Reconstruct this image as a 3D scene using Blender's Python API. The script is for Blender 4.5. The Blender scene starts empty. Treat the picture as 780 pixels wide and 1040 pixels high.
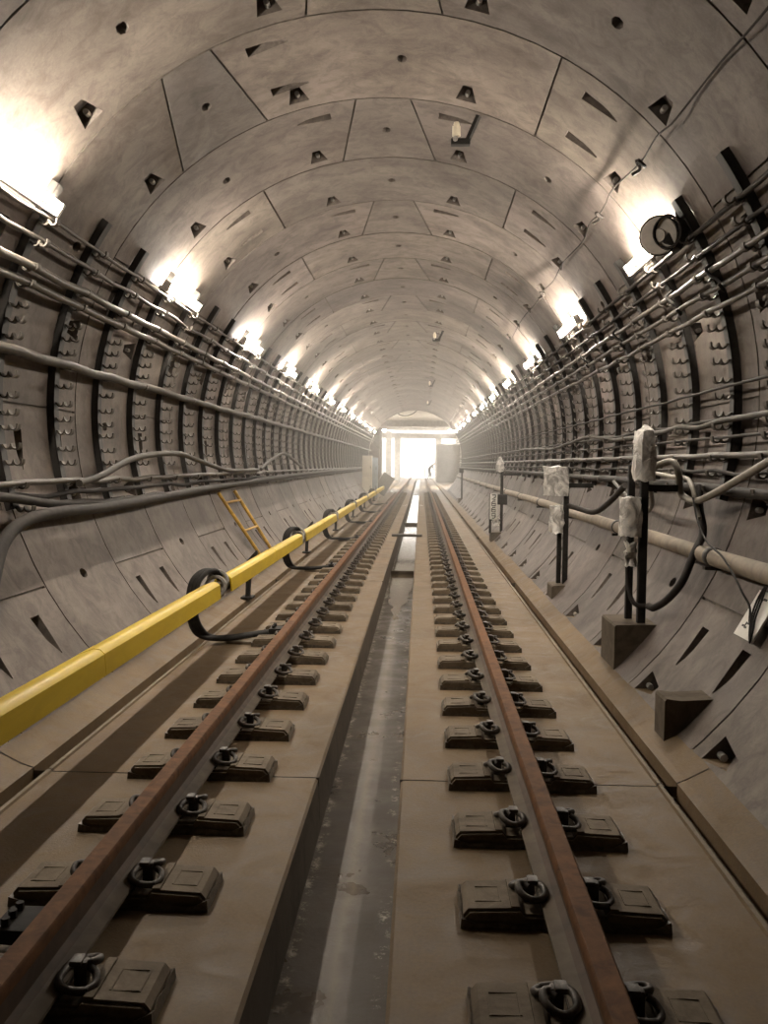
import bpy, bmesh, math, random
from mathutils import Vector, Matrix
from mathutils.geometry import delaunay_2d_cdt
from math import sin, cos, pi, radians, sqrt, atan2

random.seed(7)
SC = bpy.context.scene
COL = SC.collection

# ---------------------------------------------------------------- tunnel dimensions (metres)
R = 2.60            # inner radius of the lining
AZ = 1.9855         # height of the tunnel axis over the track slab
TX = 0.062          # track centre line
RING = 1.40         # width of one lining ring
Y0 = 5.976          # a ring joint
BR = RING * 2 / 3   # spacing of the cable brackets
END = Y0 + RING * 30.75   # end of the ring-built tunnel
SL = 0.633          # spacing of the rail blocks


def wallx(z):
    return sqrt(max(R * R - (z - AZ) ** 2, 0))


# ---------------------------------------------------------------- materials
def new_mat(name):
    m = bpy.data.materials.new(name)
    m.use_nodes = True
    nt = m.node_tree
    b = nt.nodes['Principled BSDF']
    return m, nt, b


def N(nt, t, **kw):
    n = nt.nodes.new(t)
    for k, v in kw.items():
        setattr(n, k, v)
    return n


def noise(nt, scale, detail=5, rough=.6, vec=None, dist=0):
    n = N(nt, 'ShaderNodeTexNoise')
    n.inputs['Scale'].default_value = scale
    n.inputs['Detail'].default_value = detail
    n.inputs['Roughness'].default_value = rough
    n.inputs['Distortion'].default_value = dist
    if vec is not None:
        nt.links.new(vec, n.inputs['Vector'])
    return n.outputs['Fac']


def ramp(nt, fac, stops):
    r = N(nt, 'ShaderNodeValToRGB')
    while len(r.color_ramp.elements) < len(stops):
        r.color_ramp.elements.new(.5)
    for e, (p, c) in zip(r.color_ramp.elements, stops):
        e.position = p
        e.color = (*c, 1) if len(c) == 3 else c
    nt.links.new(fac, r.inputs['Fac'])
    return r.outputs['Color']


def mix(nt, a, b, fac, mode='MIX'):
    n = N(nt, 'ShaderNodeMix', data_type='RGBA', blend_type=mode)
    for sock, v in ((6, a), (7, b)):
        if isinstance(v, tuple):
            n.inputs[sock].default_value = (*v, 1)
        else:
            nt.links.new(v, n.inputs[sock])
    if isinstance(fac, float):
        n.inputs[0].default_value = fac
    else:
        nt.links.new(fac, n.inputs[0])
    return n.outputs[2]


def math_(nt, op, a, b=None, c=None):
    n = N(nt, 'ShaderNodeMath', operation=op)
    for i, v in enumerate((a, b, c)):
        if v is None:
            continue
        if isinstance(v, (int, float)):
            n.inputs[i].default_value = v
        else:
            nt.links.new(v, n.inputs[i])
    return n.outputs[0]


def bump(nt, b, h, strength=.2, dist=.01):
    n = N(nt, 'ShaderNodeBump')
    n.inputs['Strength'].default_value = strength
    n.inputs['Distance'].default_value = dist
    nt.links.new(h, n.inputs['Height'])
    nt.links.new(n.outputs[0], b.inputs['Normal'])


def world_pos(nt, scale=(1, 1, 1)):
    g = N(nt, 'ShaderNodeNewGeometry')
    m = N(nt, 'ShaderNodeMapping')
    m.inputs['Scale'].default_value = scale
    nt.links.new(g.outputs['Position'], m.inputs['Vector'])
    return m.outputs[0]


def mat_concrete(name, c1, c2, rough=.85, tone=False, streak=True, grain=40, bstr=.25, spec=.3):
    m, nt, b = new_mat(name)
    p = world_pos(nt)
    big = noise(nt, .9, 6, .65, p, .4)
    c = ramp(nt, big, [(.3, c1), (.7, c2)])
    fine = noise(nt, grain, 4, .7, p)
    c = mix(nt, c, ramp(nt, fine, [(.25, (.72, .72, .72)), (.75, (1.12, 1.12, 1.12))]), .55, 'MULTIPLY')
    mid = noise(nt, 5, 5, .7, p, 1.0)
    c = mix(nt, c, ramp(nt, mid, [(.36, (.55, .53, .50)), (.56, (1.05, 1.05, 1.05))]), .7, 'MULTIPLY')
    if streak:
        s = noise(nt, 1.0, 6, .65, world_pos(nt, (1.6, 3.0, 1.6)), .5)
        c = mix(nt, c, ramp(nt, s, [(.36, (.5, .47, .43)), (.54, (1.05, 1.05, 1.05))]), .55, 'MULTIPLY')
    if tone:
        a = N(nt, 'ShaderNodeAttribute', attribute_name='tone')
        c = mix(nt, c, a.outputs['Color'], 1.0, 'MULTIPLY')
    nt.links.new(c, b.inputs['Base Color'])
    b.inputs['Roughness'].default_value = rough
    b.inputs['Specular IOR Level'].default_value = spec
    bump(nt, b, math_(nt, 'ADD', fine, math_(nt, 'MULTIPLY', mid, 1.5)), bstr, .006)
    return m


def mat_simple(name, col, rough=.5, metal=0.0, var=.35, scale=18, bstr=0.0, spec=.5, col2=None):
    m, nt, b = new_mat(name)
    p = world_pos(nt)
    n = noise(nt, scale, 5, .65, p, .5)
    c2 = col2 or tuple(v * (1 + var) for v in col)
    c1 = tuple(v * (1 - var) for v in col)
    nt.links.new(ramp(nt, n, [(.3, c1), (.7, c2)]), b.inputs['Base Color'])
    b.inputs['Roughness'].default_value = rough
    b.inputs['Metallic'].default_value = metal
    b.inputs['Specular IOR Level'].default_value = spec
    if bstr:
        bump(nt, b, n, bstr, .01)
    return m


def mat_emit(name, col, strength):
    m, nt, b = new_mat(name)
    b.inputs['Base Color'].default_value = (.9, .9, .9, 1)
    b.inputs['Emission Color'].default_value = (*col, 1)
    b.inputs['Emission Strength'].default_value = strength
    return m


M = {}
M['lining'] = mat_concrete('lining_concrete', (.086, .068, .057), (.188, .156, .134), .62, tone=True, grain=55, bstr=.18, spec=.4)
M['joint'] = mat_simple('joint_mortar', (.10, .085, .07), .9)
M['recess'] = mat_simple('recess_concrete', (.12, .10, .085), .9)
M['bolt'] = mat_simple('bolt_steel', (.45, .43, .40), .45, .7)
M['shell'] = mat_simple('outer_shell', (.05, .045, .04), .95)


def mat_floor():
    m, nt, b = new_mat('track_slab_concrete')
    p = world_pos(nt)
    big = noise(nt, 1.1, 6, .65, p, .5)
    c = ramp(nt, big, [(.3, (.116, .076, .036)), (.7, (.186, .128, .069))])
    fine = noise(nt, 70, 4, .7, p)
    c = mix(nt, c, ramp(nt, fine, [(.25, (.7, .7, .7)), (.75, (1.15, 1.15, 1.15))]), .6, 'MULTIPLY')
    mid = noise(nt, 4.5, 6, .7, p, 1.2)
    c = mix(nt, c, ramp(nt, mid, [(.36, (.6, .56, .5)), (.56, (1, 1, 1))]), .55, 'MULTIPLY')
    nt.links.new(c, b.inputs['Base Color'])
    nt.links.new(ramp(nt, mid, [(.3, (.45, .45, .45)), (.65, (.8, .8, .8))]), b.inputs['Roughness'])
    b.inputs['Specular IOR Level'].default_value = .4
    bump(nt, b, math_(nt, 'ADD', fine, mid), .3, .006)
    return m


M['floor'] = mat_floor()


def mat_channel():
    """Wet, muddy bed of the drain with lime crusts along both edges and a sediment line."""
    m, nt, b = new_mat('drain_bed')
    g = N(nt, 'ShaderNodeNewGeometry')
    sep = N(nt, 'ShaderNodeSeparateXYZ')
    nt.links.new(g.outputs['Position'], sep.inputs[0])
    p = world_pos(nt)
    wob = noise(nt, 3, 5, .7, p)
    x = math_(nt, 'ADD', sep.outputs[0], math_(nt, 'MULTIPLY', math_(nt, 'SUBTRACT', wob, .5), .10))
    c = ramp(nt, noise(nt, 2.2, 6, .7, world_pos(nt, (1, .5, 1)), .6), [(.3, (.045, .033, .021)), (.7, (.085, .064, .042))])

    def band(c0, w):
        d = math_(nt, 'ABSOLUTE', math_(nt, 'SUBTRACT', x, c0))
        return math_(nt, 'SUBTRACT', 1.0, math_(nt, 'SMOOTH_MIN', math_(nt, 'DIVIDE', d, w), 1.0, .2))
    c = mix(nt, c, (.125, .097, .064), math_(nt, 'MULTIPLY', band(TX + .0, .035), .8))
    crust = math_(nt, 'MULTIPLY', band(TX - .175, .03), ramp(nt, noise(nt, 14, 5, .8, p), [(.5, (0, 0, 0)), (.6, (1, 1, 1))]))
    c = mix(nt, c, (.42, .37, .30), crust)
    crust2 = math_(nt, 'MULTIPLY', band(TX + .165, .03), ramp(nt, noise(nt, 11, 5, .8, p), [(.55, (0, 0, 0)), (.63, (1, 1, 1))]))
    c = mix(nt, c, (.45, .40, .33), crust2)
    nt.links.new(c, b.inputs['Base Color'])
    nt.links.new(ramp(nt, noise(nt, 3, 4, .6, p), [(.35, (.22, .22, .22)), (.65, (.6, .6, .6))]), b.inputs['Roughness'])
    bump(nt, b, noise(nt, 30, 5, .7, p), .3, .006)
    return m


M['bed'] = mat_channel()
M['block'] = mat_concrete('block_concrete', (.12, .092, .062), (.20, .158, .11), .8, streak=False, grain=60)
M['boot'] = mat_simple('boot_rubber', (.10, .080, .058), .35, 0, .6, 30, .3)
M['pad'] = mat_simple('pad_rubber', (.05, .042, .034), .8)
M['clip'] = mat_simple('clip_steel', (.060, .048, .037), .5, .1, .5, 60, .2)
M['railtop'] = mat_simple('rusty_rail_head', (.125, .056, .022), .75, .0, .45, 14, .1, .2)
M['railside'] = mat_simple('dusty_rail_web', (.080, .050, .030), .75, 0, .4, 9, .1)
M['foot'] = mat_simple('dusty_rail_foot', (.13, .102, .072), .8, 0, .3, 9, .1)
M['black'] = mat_simple('black_painted_steel', (.018, .016, .014), .7, 0, .5, 12, 0, .2)
M['strip'] = mat_simple('dark_bracket_steel', (.024, .021, .018), .55, .2, .5, 12)
M['hook'] = mat_simple('hook_steel', (.075, .064, .052), .6, .1, .4, 20)
M['cable'] = mat_simple('black_cable_sheath', (.024, .020, .017), .65, 0, .5, 10, .1, .2)
M['cabled'] = mat_simple('dusty_cable_sheath', (.060, .051, .041), .45, 0, .4, 9, .1, .4)
M['cablem'] = mat_simple('dull_dark_sheath', (.040, .034, .027), .58, 0, .4, 9, .1, .28)
M['cablel'] = mat_simple('light_grey_hose', (.19, .17, .14), .5, 0, .3, 9)
M['pipe'] = mat_simple('dusty_pipe', (.20, .165, .125), .75, 0, .3, 6, .15)
def mat_yellow():
    m, nt, b = new_mat('yellow_cover_paint')
    p = world_pos(nt, (3, .8, 3))
    c = ramp(nt, noise(nt, 2.5, 5, .65, p, .5), [(.3, (.50, .34, .012)), (.7, (.64, .46, .025))])
    wear = ramp(nt, noise(nt, 7, 6, .75, world_pos(nt, (2, .5, 2))), [(.62, (0, 0, 0)), (.70, (1, 1, 1))])
    c = mix(nt, c, (.42, .29, .09), math_(nt, 'MULTIPLY', wear, .6))
    nt.links.new(c, b.inputs['Base Color'])
    b.inputs['Roughness'].default_value = .42
    return m


M['yellow'] = mat_yellow()
M['ladder'] = mat_simple('ladder_paint', (.42, .25, .04), .55, 0, .35, 12)
M['steel'] = mat_simple('grey_steel', (.26, .24, .215), .45, .6, .35, 15)
M['white'] = mat_simple('white_enamel', (.62, .60, .55), .4, 0, .12, 12)
M['ink'] = mat_simple('black_ink', (.03, .028, .027), .6)
M['insul'] = mat_simple('white_porcelain', (.70, .62, .48), .3, 0, .08, 10)
M['housing'] = mat_simple('lamp_housing', (.45, .43, .40), .5)
M['cream'] = mat_simple('cream_cabinet', (.52, .47, .38), .5, 0, .08, 4)
M['bluegrey'] = mat_simple('blue_grey_cabinet', (.26, .30, .34), .5, 0, .1, 4)
M['chamber'] = mat_concrete('chamber_concrete', (.60, .57, .52), (.74, .71, .66), .85, streak=False, grain=20)
M['frame'] = mat_concrete('frame_concrete', (.48, .45, .40), (.58, .55, .49), .85, streak=False, grain=20)
M['masonry'] = mat_concrete('masonry_grey', (.22, .20, .175), (.32, .29, .25), .9, streak=False, grain=8)
M['wood'] = mat_simple('dark_plank', (.055, .047, .038), .7, 0, .4, 8)
M['greyboard'] = mat_simple('grey_board', (.22, .215, .19), .7)
M['cloth'] = mat_simple('work_clothes', (.012, .012, .013), .85)
M['skin'] = mat_simple('skin', (.45, .28, .20), .6, 0, .05)
M['hair'] = mat_simple('hair_dark', (.03, .022, .018), .6)
M['lamp'] = mat_emit('lamp_tube_glow', (1.0, .90, .77), 360.0)
M['facegrey'] = mat_simple('grey_face_paint', (.45, .41, .36), .45, 0, .15, 14)
M['fill_glow'] = mat_emit('fill_light_glow', (1.0, .95, .87), 1500.0)  # glow of the lights added in the chamber


def mat_plastic():
    m, nt, b = new_mat('plastic_wrap')
    p = world_pos(nt)
    n = noise(nt, 7, 4, .6, p, 1.5)
    nt.links.new(ramp(nt, n, [(.38, (.30, .285, .265)), (.62, (.72, .69, .64))]), b.inputs['Base Color'])
    b.inputs['Roughness'].default_value = .18
    b.inputs['Specular IOR Level'].default_value = .8
    bump(nt, b, n, .7, .03)
    return m


M['wrap'] = mat_plastic()


def mat_water():
    m, nt, b = new_mat('drain_water')
    b.inputs['Base Color'].default_value = (.10, .078, .052, 1)
    b.inputs['Roughness'].default_value = .09
    b.inputs['Specular IOR Level'].default_value = .6
    bump(nt, b, noise(nt, 6, 4, .6, world_pos(nt)), .12, .01)
    return m


M['water'] = mat_water()


# ---------------------------------------------------------------- mesh helpers
class MB:
    def __init__(s):
        s.v, s.f, s.m, s.t = [], [], [], []

    def add(s, verts, faces, mat=0, tone=1.0):
        o = len(s.v)
        s.v += [tuple(v) for v in verts]
        s.f += [tuple(i + o for i in f) for f in faces]
        s.m += [mat] * len(faces)
        s.t += [tone] * len(faces)

    def box(s, c, d, mat=0, rot=None, bev=0.0):
        hx, hy, hz = d[0] / 2, d[1] / 2, d[2] / 2
        if bev <= 0:
            pts = [Vector((x, y, z)) for x in (-hx, hx) for y in (-hy, hy) for z in (-hz, hz)]
            fs = [(0, 1, 3, 2), (4, 6, 7, 5), (0, 4, 5, 1), (2, 3, 7, 6), (0, 2, 6, 4), (1, 5, 7, 3)]
        else:
            bm = bmesh.new()
            bmesh.ops.create_cube(bm, size=1)
            for v in bm.verts:
                v.co = Vector((v.co.x * d[0], v.co.y * d[1], v.co.z * d[2]))
            bmesh.ops.bevel(bm, geom=bm.edges[:], offset=bev, segments=2, affect='EDGES', profile=.6)
            bm.verts.index_update()
            pts = [v.co.copy() for v in bm.verts]
            fs = [tuple(v.index for v in f.verts) for f in bm.faces]
            bm.free()
        if rot is not None:
            pts = [rot @ p for p in pts]
        s.add([p + Vector(c) for p in pts], fs, mat)

    def prism(s, prof, a, b, axis='y', mat=0, mats=None, caps=True, cuts=None):
        """Profile polygon extruded along an axis between a and b (profile is (x,z) for y)."""
        pos = [a] + (cuts or []) + [b]
        n = len(prof)

        def P(p, t):
            return {'y': (p[0], t, p[1]), 'x': (t, p[0], p[1]), 'z': (p[0], p[1], t)}[axis]
        vs = [P(p, t) for t in pos for p in prof]
        for k in range(len(pos) - 1):
            for i in range(n):
                j = (i + 1) % n
                s_f = (k * n + i, k * n + j, (k + 1) * n + j, (k + 1) * n + i)
                s.add([vs[q] for q in s_f], [(0, 1, 2, 3)], mats[i] if mats else mat)
        if caps:
            s.add(vs[:n], [tuple(range(n))], mat)
            s.add(vs[-n:], [tuple(range(n))[::-1]], mat)

    def tube(s, path, r, n=8, mat=0, caps=True, closed=False, flat=1.0):
        path = [Vector(p) for p in path]
        L = len(path)
        up = Vector((0, 0, 1))
        rings = []
        prev = None
        for i, p in enumerate(path):
            if closed:
                t = path[(i + 1) % L] - path[i - 1]
            else:
                t = path[min(i + 1, L - 1)] - path[max(i - 1, 0)]
            t.normalize()
            if prev is None:
                a = t.cross(up)
                if a.length < .1:
                    a = t.cross(Vector((1, 0, 0)))
            else:
                a = prev - t * prev.dot(t)
            a.normalize()
            prev = a
            b = t.cross(a)
            rr = r[i] if isinstance(r, (list, tuple)) else r
            rings.append([p + a * (cos(2 * pi * k / n) * rr) + b * (sin(2 * pi * k / n) * rr * flat) for k in range(n)])
        vs = [v for q in rings for v in q]
        fs = []
        for i in range(L if closed else L - 1):
            i2 = (i + 1) % L
            for k in range(n):
                k2 = (k + 1) % n
                fs.append((i * n + k, i * n + k2, i2 * n + k2, i2 * n + k))
        if caps and not closed:
            fs.append(tuple(range(n))[::-1])
            fs.append(tuple((L - 1) * n + k for k in range(n)))
        s.add(vs, fs, mat)

    def ribbon(s, pts, th, w0, w1, mat=0):
        """2-D polyline (x,z) of thickness th, extruded in y from w0 to w1."""
        n = len(pts)
        lo, hi = [], []
        for i, p in enumerate(pts):
            a = Vector(pts[max(i - 1, 0)])
            b = Vector(pts[min(i + 1, n - 1)])
            t = (b - a).normalized()
            nn = Vector((-t.y, t.x)) * th / 2
            q = Vector(p)
            hi.append(q + nn)
            lo.append(q - nn)
        s.prism([(v.x, v.y) for v in hi] + [(v.x, v.y) for v in lo[::-1]], w0, w1, 'y', mat, caps=False)
        for i in range(n - 1):
            for w in (w0, w1):
                s.add([(hi[i].x, w, hi[i].y), (hi[i + 1].x, w, hi[i + 1].y), (lo[i + 1].x, w, lo[i + 1].y), (lo[i].x, w, lo[i].y)], [(0, 1, 2, 3)], mat)

    def mesh(s, name, mats, smooth=True, angle=32, tone=False, merge=True):
        me = bpy.data.meshes.new(name)
        me.from_pydata(s.v, [], s.f)
        for m in (mats if isinstance(mats, (list, tuple)) else [mats]):
            me.materials.append(m)
        me.polygons.foreach_set('material_index', s.m)
        if tone:
            at = me.attributes.new('tone', 'FLOAT_COLOR', 'FACE')
            at.data.foreach_set('color', [c for t in s.t for c in (t[0], t[1], t[2], 1.0)])
        if merge:
            bm = bmesh.new()
            bm.from_mesh(me)
            bmesh.ops.remove_doubles(bm, verts=bm.verts[:], dist=.0004)
            bmesh.ops.recalc_face_normals(bm, faces=bm.faces[:])
            bm.to_mesh(me)
            bm.free()
        if smooth:
            me.polygons.foreach_set('use_smooth', [True] * len(me.polygons))
            me.set_sharp_from_angle(angle=radians(angle))
        me.update()
        return me

    def build(s, name, mats, parent=None, **kw):
        return link(bpy.data.objects.new(name, s.mesh(name, mats, **kw)), parent)


def link(o, parent=None):
    COL.objects.link(o)
    if parent is not None:
        o.parent = parent
    return o


def tag(o, label, cat, group=None, kind=None):
    o['label'] = label
    o['category'] = cat
    if group:
        o['group'] = group
    if kind:
        o['kind'] = kind
    return o


def struct(o):
    o['kind'] = 'structure'
    return o


def empty(name, loc, label, cat, group=None, rz=0.0):
    o = bpy.data.objects.new(name, None)
    o.empty_display_size = .1
    o.location = loc
    o.rotation_euler = (0, 0, rz)
    link(o)
    return tag(o, label, cat, group)


def copy_tree(o, parent=None):
    c = o.copy()
    COL.objects.link(c)
    if parent is not None:
        c.parent = parent
    for ch in list(o.children):
        copy_tree(ch, c)
    return c


def smooth_path(pts, n=6):
    """Catmull-Rom through the points."""
    P = [Vector(p) for p in pts]
    P = [P[0] * 2 - P[1]] + P + [P[-1] * 2 - P[-2]]
    out = []
    for i in range(1, len(P) - 2):
        a, b, c, d = P[i - 1:i + 3]
        for k in range(n):
            t = k / n
            out.append(.5 * ((2 * b) + (c - a) * t + (2 * a - 5 * b + 4 * c - d) * t * t + (3 * b - 3 * c + d - a) * t ** 3))
    out.append(P[-2])
    return out


ORD = {1: 'first', 2: 'second', 3: 'third', 4: 'fourth', 5: 'fifth', 6: 'sixth', 7: 'seventh', 8: 'eighth', 9: 'ninth', 10: 'tenth',
       11: 'eleventh', 12: 'twelfth', 13: 'thirteenth', 14: 'fourteenth', 15: 'fifteenth', 16: 'sixteenth', 17: 'seventeenth', 18: 'eighteenth',
       19: 'nineteenth', 20: 'twentieth'}

# ================================================================ THE LINING (walls and ceiling)
TMAX = radians(140)


def pt_in(poly, p):
    x, y = p
    c = False
    n = len(poly)
    for i in range(n):
        x1, y1 = poly[i]
        x2, y2 = poly[i - 1]
        if (y1 > y) != (y2 > y) and x < (x2 - x1) * (y - y1) / (y2 - y1) + x1:
            c = not c
    return c


def ring_spec(kind):
    """Pockets of one ring in unrolled (u, v): list of (polygon, depths, material)."""
    D = R * pi / 180
    out, joints = [], []
    if kind == 'odd':
        joints = [(5, 10), (-5, -10), (60, 60), (-60, -60), (119.7, 119.7), (-119.7, -119.7)]
        slits = [(10.2, 1, (.28,)), (-10.2, -1, (.28,)), (63.6, 1, (.31, 1.02)), (-63.6, -1, (.31, 1.02)), (123.4, 1, (.32, 1.02)), (-123.4, -1, (.32, 1.02))]
        holes = [34, -34, 0, 92, -92]
    elif kind == 'key':
        joints = [(-25, -21.6), (-33.4, -39.6), (28.6, 28.6), (88.6, 88.6), (-90, -90)]
        slits = [(33.7, 1, (.31, 1.02)), (-20.3, 1, (.25,)), (-19.0, 1, (.95,)), (93, 1, (.31, 1.02)), (-94, -1, (.31, 1.02))]
        holes = [-29.9, 3.7, 60, -62, 119.5, -119.5]
    else:
        joints = [(28.6, 28.6), (-28.6, -28.6), (88.6, 88.6), (-88.6, -88.6)]
        slits = [(33.7, 1, (.31, 1.02)), (-33.7, -1, (.31, 1.02)), (92.5, 1, (.31, 1.02)), (-92.5, -1, (.31, 1.02))]
        holes = [0, 60, -60, 119.5, -119.5]
    for a, b in joints:
        w = .008
        ua, ub = a * D, b * D
        out.append(([(ua - w, .015), (ua + w, .015), (ub + w, RING - .015), (ub - w, RING - .015)], [.02] * 4, 1))
    for a, sg, vv in slits:
        for v in vv:
            u0 = a * D
            u1 = u0 + sg * .30
            um = u0 + sg * .16
            poly = [(u0, v - .064), (um, v - .050), (u1, v - .018), (u1, v + .018), (um, v + .050), (u0, v + .064)]
            dep = [.10, .06, .004, .004, .06, .10]
            out.append((poly, dep, 2))
    for a in (15, 45, 75, 105, 134.7):
        for sg in (-1, 1):
            u = a * sg * D
            out.append(([(u - .035, .98), (u + .035, .98), (u + .085, 1.26), (u - .085, 1.26)], [.006, .006, .11, .11], 3))
    for a in holes:
        u = a * D
        out.append(([(u + .042 * cos(t * pi / 4), .70 + .062 * sin(t * pi / 4)) for t in range(8)], [.06] * 8, 2))
    return out, joints


def ring_mesh(kind):
    spec, joints = ring_spec(kind)
    um = TMAX * R
    pts, edges = [], []
    nu = 58
    nv = 4
    for j in range(nv + 1):
        for i in range(nu + 1):
            pt = (-um + 2 * um * i / nu, .009 + (RING - .018) * j / nv)
            if 0 < i < nu and 0 < j < nv:
                bad = False
                for poly, dep, m in spec:
                    xs = [q[0] for q in poly]
                    ys = [q[1] for q in poly]
                    if min(xs) - .03 < pt[0] < max(xs) + .03 and min(ys) - .03 < pt[1] < max(ys) + .03:
                        bad = True
                        break
                if bad:
                    continue
            pts.append(Vector(pt))
    for poly, dep, m in spec:
        o = len(pts)
        pts += [Vector(q) for q in poly]
        n = len(poly)
        edges += [(o + i, o + (i + 1) % n) for i in range(n)]
    vs, es, fs, _, _, _ = delaunay_2d_cdt(pts, edges, [], 0, 1e-5)
    keep = []
    for f in fs:
        c = sum((vs[i] for i in f), Vector((0, 0))) / len(f)
        if not any(pt_in(poly, c) for poly, d, m in spec):
            keep.append(f)
    return vs, keep, spec, joints


cache = {k: ring_mesh(k) for k in ('odd', 'key', 'even')}
parts = {'ceiling': MB(), 'wall_left': MB(), 'wall_right': MB()}


def zone(u):
    th = math.degrees(u / R)
    return 'ceiling' if abs(th) < 52 else ('wall_left' if th < 0 else 'wall_right')


rt = random.Random(3)
for k in range(-7, 31):
    kind = 'key' if k == 0 else ('odd' if k % 2 else 'even')
    vs, fs, spec, joints = cache[kind]
    yb = Y0 + RING * k
    last = k == 30
    dr = rt.uniform(-.004, .004)
    js = sorted(joints)
    tones = []
    for _ in range(len(js) + 1):
        t = rt.uniform(.80, 1.14)
        tones.append((t, t * rt.uniform(.985, 1.01), t * rt.uniform(.96, 1.02)))
    if k == 0:
        tones[2] = (.70, .70, .70)      # the darker key segment
        tones[1] = (.84, .83, .81)

    def to3(u, v, d=0.0):
        th = u / R
        r = R + dr + d
        return (r * sin(th), yb + v, AZ + r * cos(th))
    for f in fs:
        c = sum((vs[i] for i in f), Vector((0, 0))) / len(f)
        if last and c.y > 1.05:
            continue
        seg = sum(1 for a, b in js if c.x / (R * pi / 180) > a + (b - a) * c.y / RING)
        parts[zone(c.x)].add([to3(*vs[i]) for i in f], [tuple(range(len(f)))], 0, tones[seg])
    for poly, dep, m in spec:
        if last and poly[2][1] > 1.05:
            continue
        P = parts[zone(sum(q[0] for q in poly) / len(poly))]
        n = len(poly)
        top = [to3(*q) for q in poly]
        bot = [to3(q[0], q[1], d) for q, d in zip(poly, dep)]
        w = (1, 1, 1)
        P.add(top + bot, [(i, (i + 1) % n, n + (i + 1) % n, n + i) for i in range(n)], 1 if m == 1 else 2, w)
        P.add(bot, [tuple(range(n))], 1 if m == 1 else 2, w)
        if m == 3 and k < 12:           # bolt head in the pocket
            u = sum(q[0] for q in poly) / 4
            a, b = Vector(to3(u, 1.262, .05)), Vector(to3(u, 1.205, .05))
            mb = MB()
            mb.tube([a, b], .020, 8)
            P.add(mb.v, mb.f, 3, w)
    # closing strip at the bottom of the ring joint
    for i in range(56):
        u0, u1 = -TMAX * R + 2 * TMAX * R * i / 56, -TMAX * R + 2 * TMAX * R * (i + 1) / 56
        P = parts[zone((u0 + u1) / 2)]
        P.add([to3(u0, -.011, .03), to3(u1, -.011, .03), to3(u1, .011, .03), to3(u0, .011, .03)], [(0, 1, 2, 3)], 1, (1, 1, 1))
        for vv in (-.0095, .0095):
            P.add([to3(u0, vv, .03), to3(u1, vv, .03), to3(u1, vv, -dr), to3(u0, vv, -dr)], [(0, 1, 2, 3)], 1, (1, 1, 1))
for n_, P in parts.items():
    struct(P.build(n_, [M['lining'], M['joint'], M['recess'], M['bolt']], tone=True, angle=20))

# ================================================================ FLOOR (track slab with drain and cable grooves)
DL, DR_, DZ = TX - .208, TX + .205, -.27
joints_y = [4.30, 11.73, 19.16, 26.6, 34.0, 41.5, 49.0]
prof = [(-1.97, .10), (-1.79, .10), (-1.66, .035), (-1.60, .018), (-1.595, -.06), (-1.535, -.06), (-1.525, .012), (-1.505, .012), (-1.50, 0),
        (DL - .012, 0), (DL, -.012), (DL + .012, DZ), (DR_ - .006, DZ), (DR_, -.012), (DR_ + .012, 0),
        (1.53, 0), (1.535, .014), (1.553, .014), (1.565, -.065), (1.625, -.065), (1.63, .018), (1.67, .035), (1.79, .10), (1.97, .10)]
fm = MB()
edges_y = [-3.8] + joints_y + [104.0]
for a, b in zip(edges_y[:-1], edges_y[1:]):
    y_a, y_b = a + .006, b - .006
    for i in range(len(prof) - 1):
        p, q = prof[i], prof[i + 1]
        mi = 4 if min(p[1], q[1]) > .01 and max(p[1], q[1]) < .016 else 1 if (p[1] <= DZ and q[1] <= DZ) else (2 if (p[1] == DZ or q[1] == DZ) else 0)
        n = max(1, int((y_b - y_a) / 3))
        for k in range(n):
            s0, s1 = y_a + (y_b - y_a) * k / n, y_a + (y_b - y_a) * (k + 1) / n
            if mi == 1:
                if k == 0: s0 = a
                if k == n - 1: s1 = b
            fm.add([(p[0], s0, p[1]), (q[0], s0, q[1]), (q[0], s1, q[1]), (p[0], s1, p[1])], [(0, 1, 2, 3)], mi)
    if b < 100:     # bottom of the expansion joint
        for (x0, x1) in ((-1.93, DL + .004), (DR_ - .004, 1.93)):
            fm.add([(x0, b - .02, -.045), (x1, b - .02, -.045), (x1, b + .02, -.045), (x0, b + .02, -.045)], [(0, 1, 2, 3)], 3)
            for yy in (b - .006, b + .006):
                fm.add([(x0, yy, -.045), (x1, yy, -.045), (x1, yy, -.0005), (x0, yy, -.0005)], [(0, 1, 2, 3)], 3)
# floor of the chamber at both sides of the slab
fm.add([(-3.6, END, .115), (-1.80, END, .115), (-1.80, 104, .115), (-3.6, 104, .115)], [(0, 1, 2, 3)], 0)
fm.add([(1.80, END, .115), (3.6, END, .115), (3.6, 104, .115), (1.80, 104, .115)], [(0, 1, 2, 3)], 0)
M['wire'] = mat_simple('dull_wire', (.035, .030, .026), .9, 0, .3, 9, 0, .1)
M['lip'] = mat_concrete('groove_lip_mortar', (.15, .118, .08), (.23, .185, .13), .7, streak=False)
M['drainwall'] = mat_concrete('drain_wall_concrete', (.062, .047, .032), (.10, .078, .055), .75, streak=False, grain=50)
struct(fm.build('floor', [M['floor'], M['bed'], M['drainwall'], M['joint'], M['lip']], smooth=False))

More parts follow.
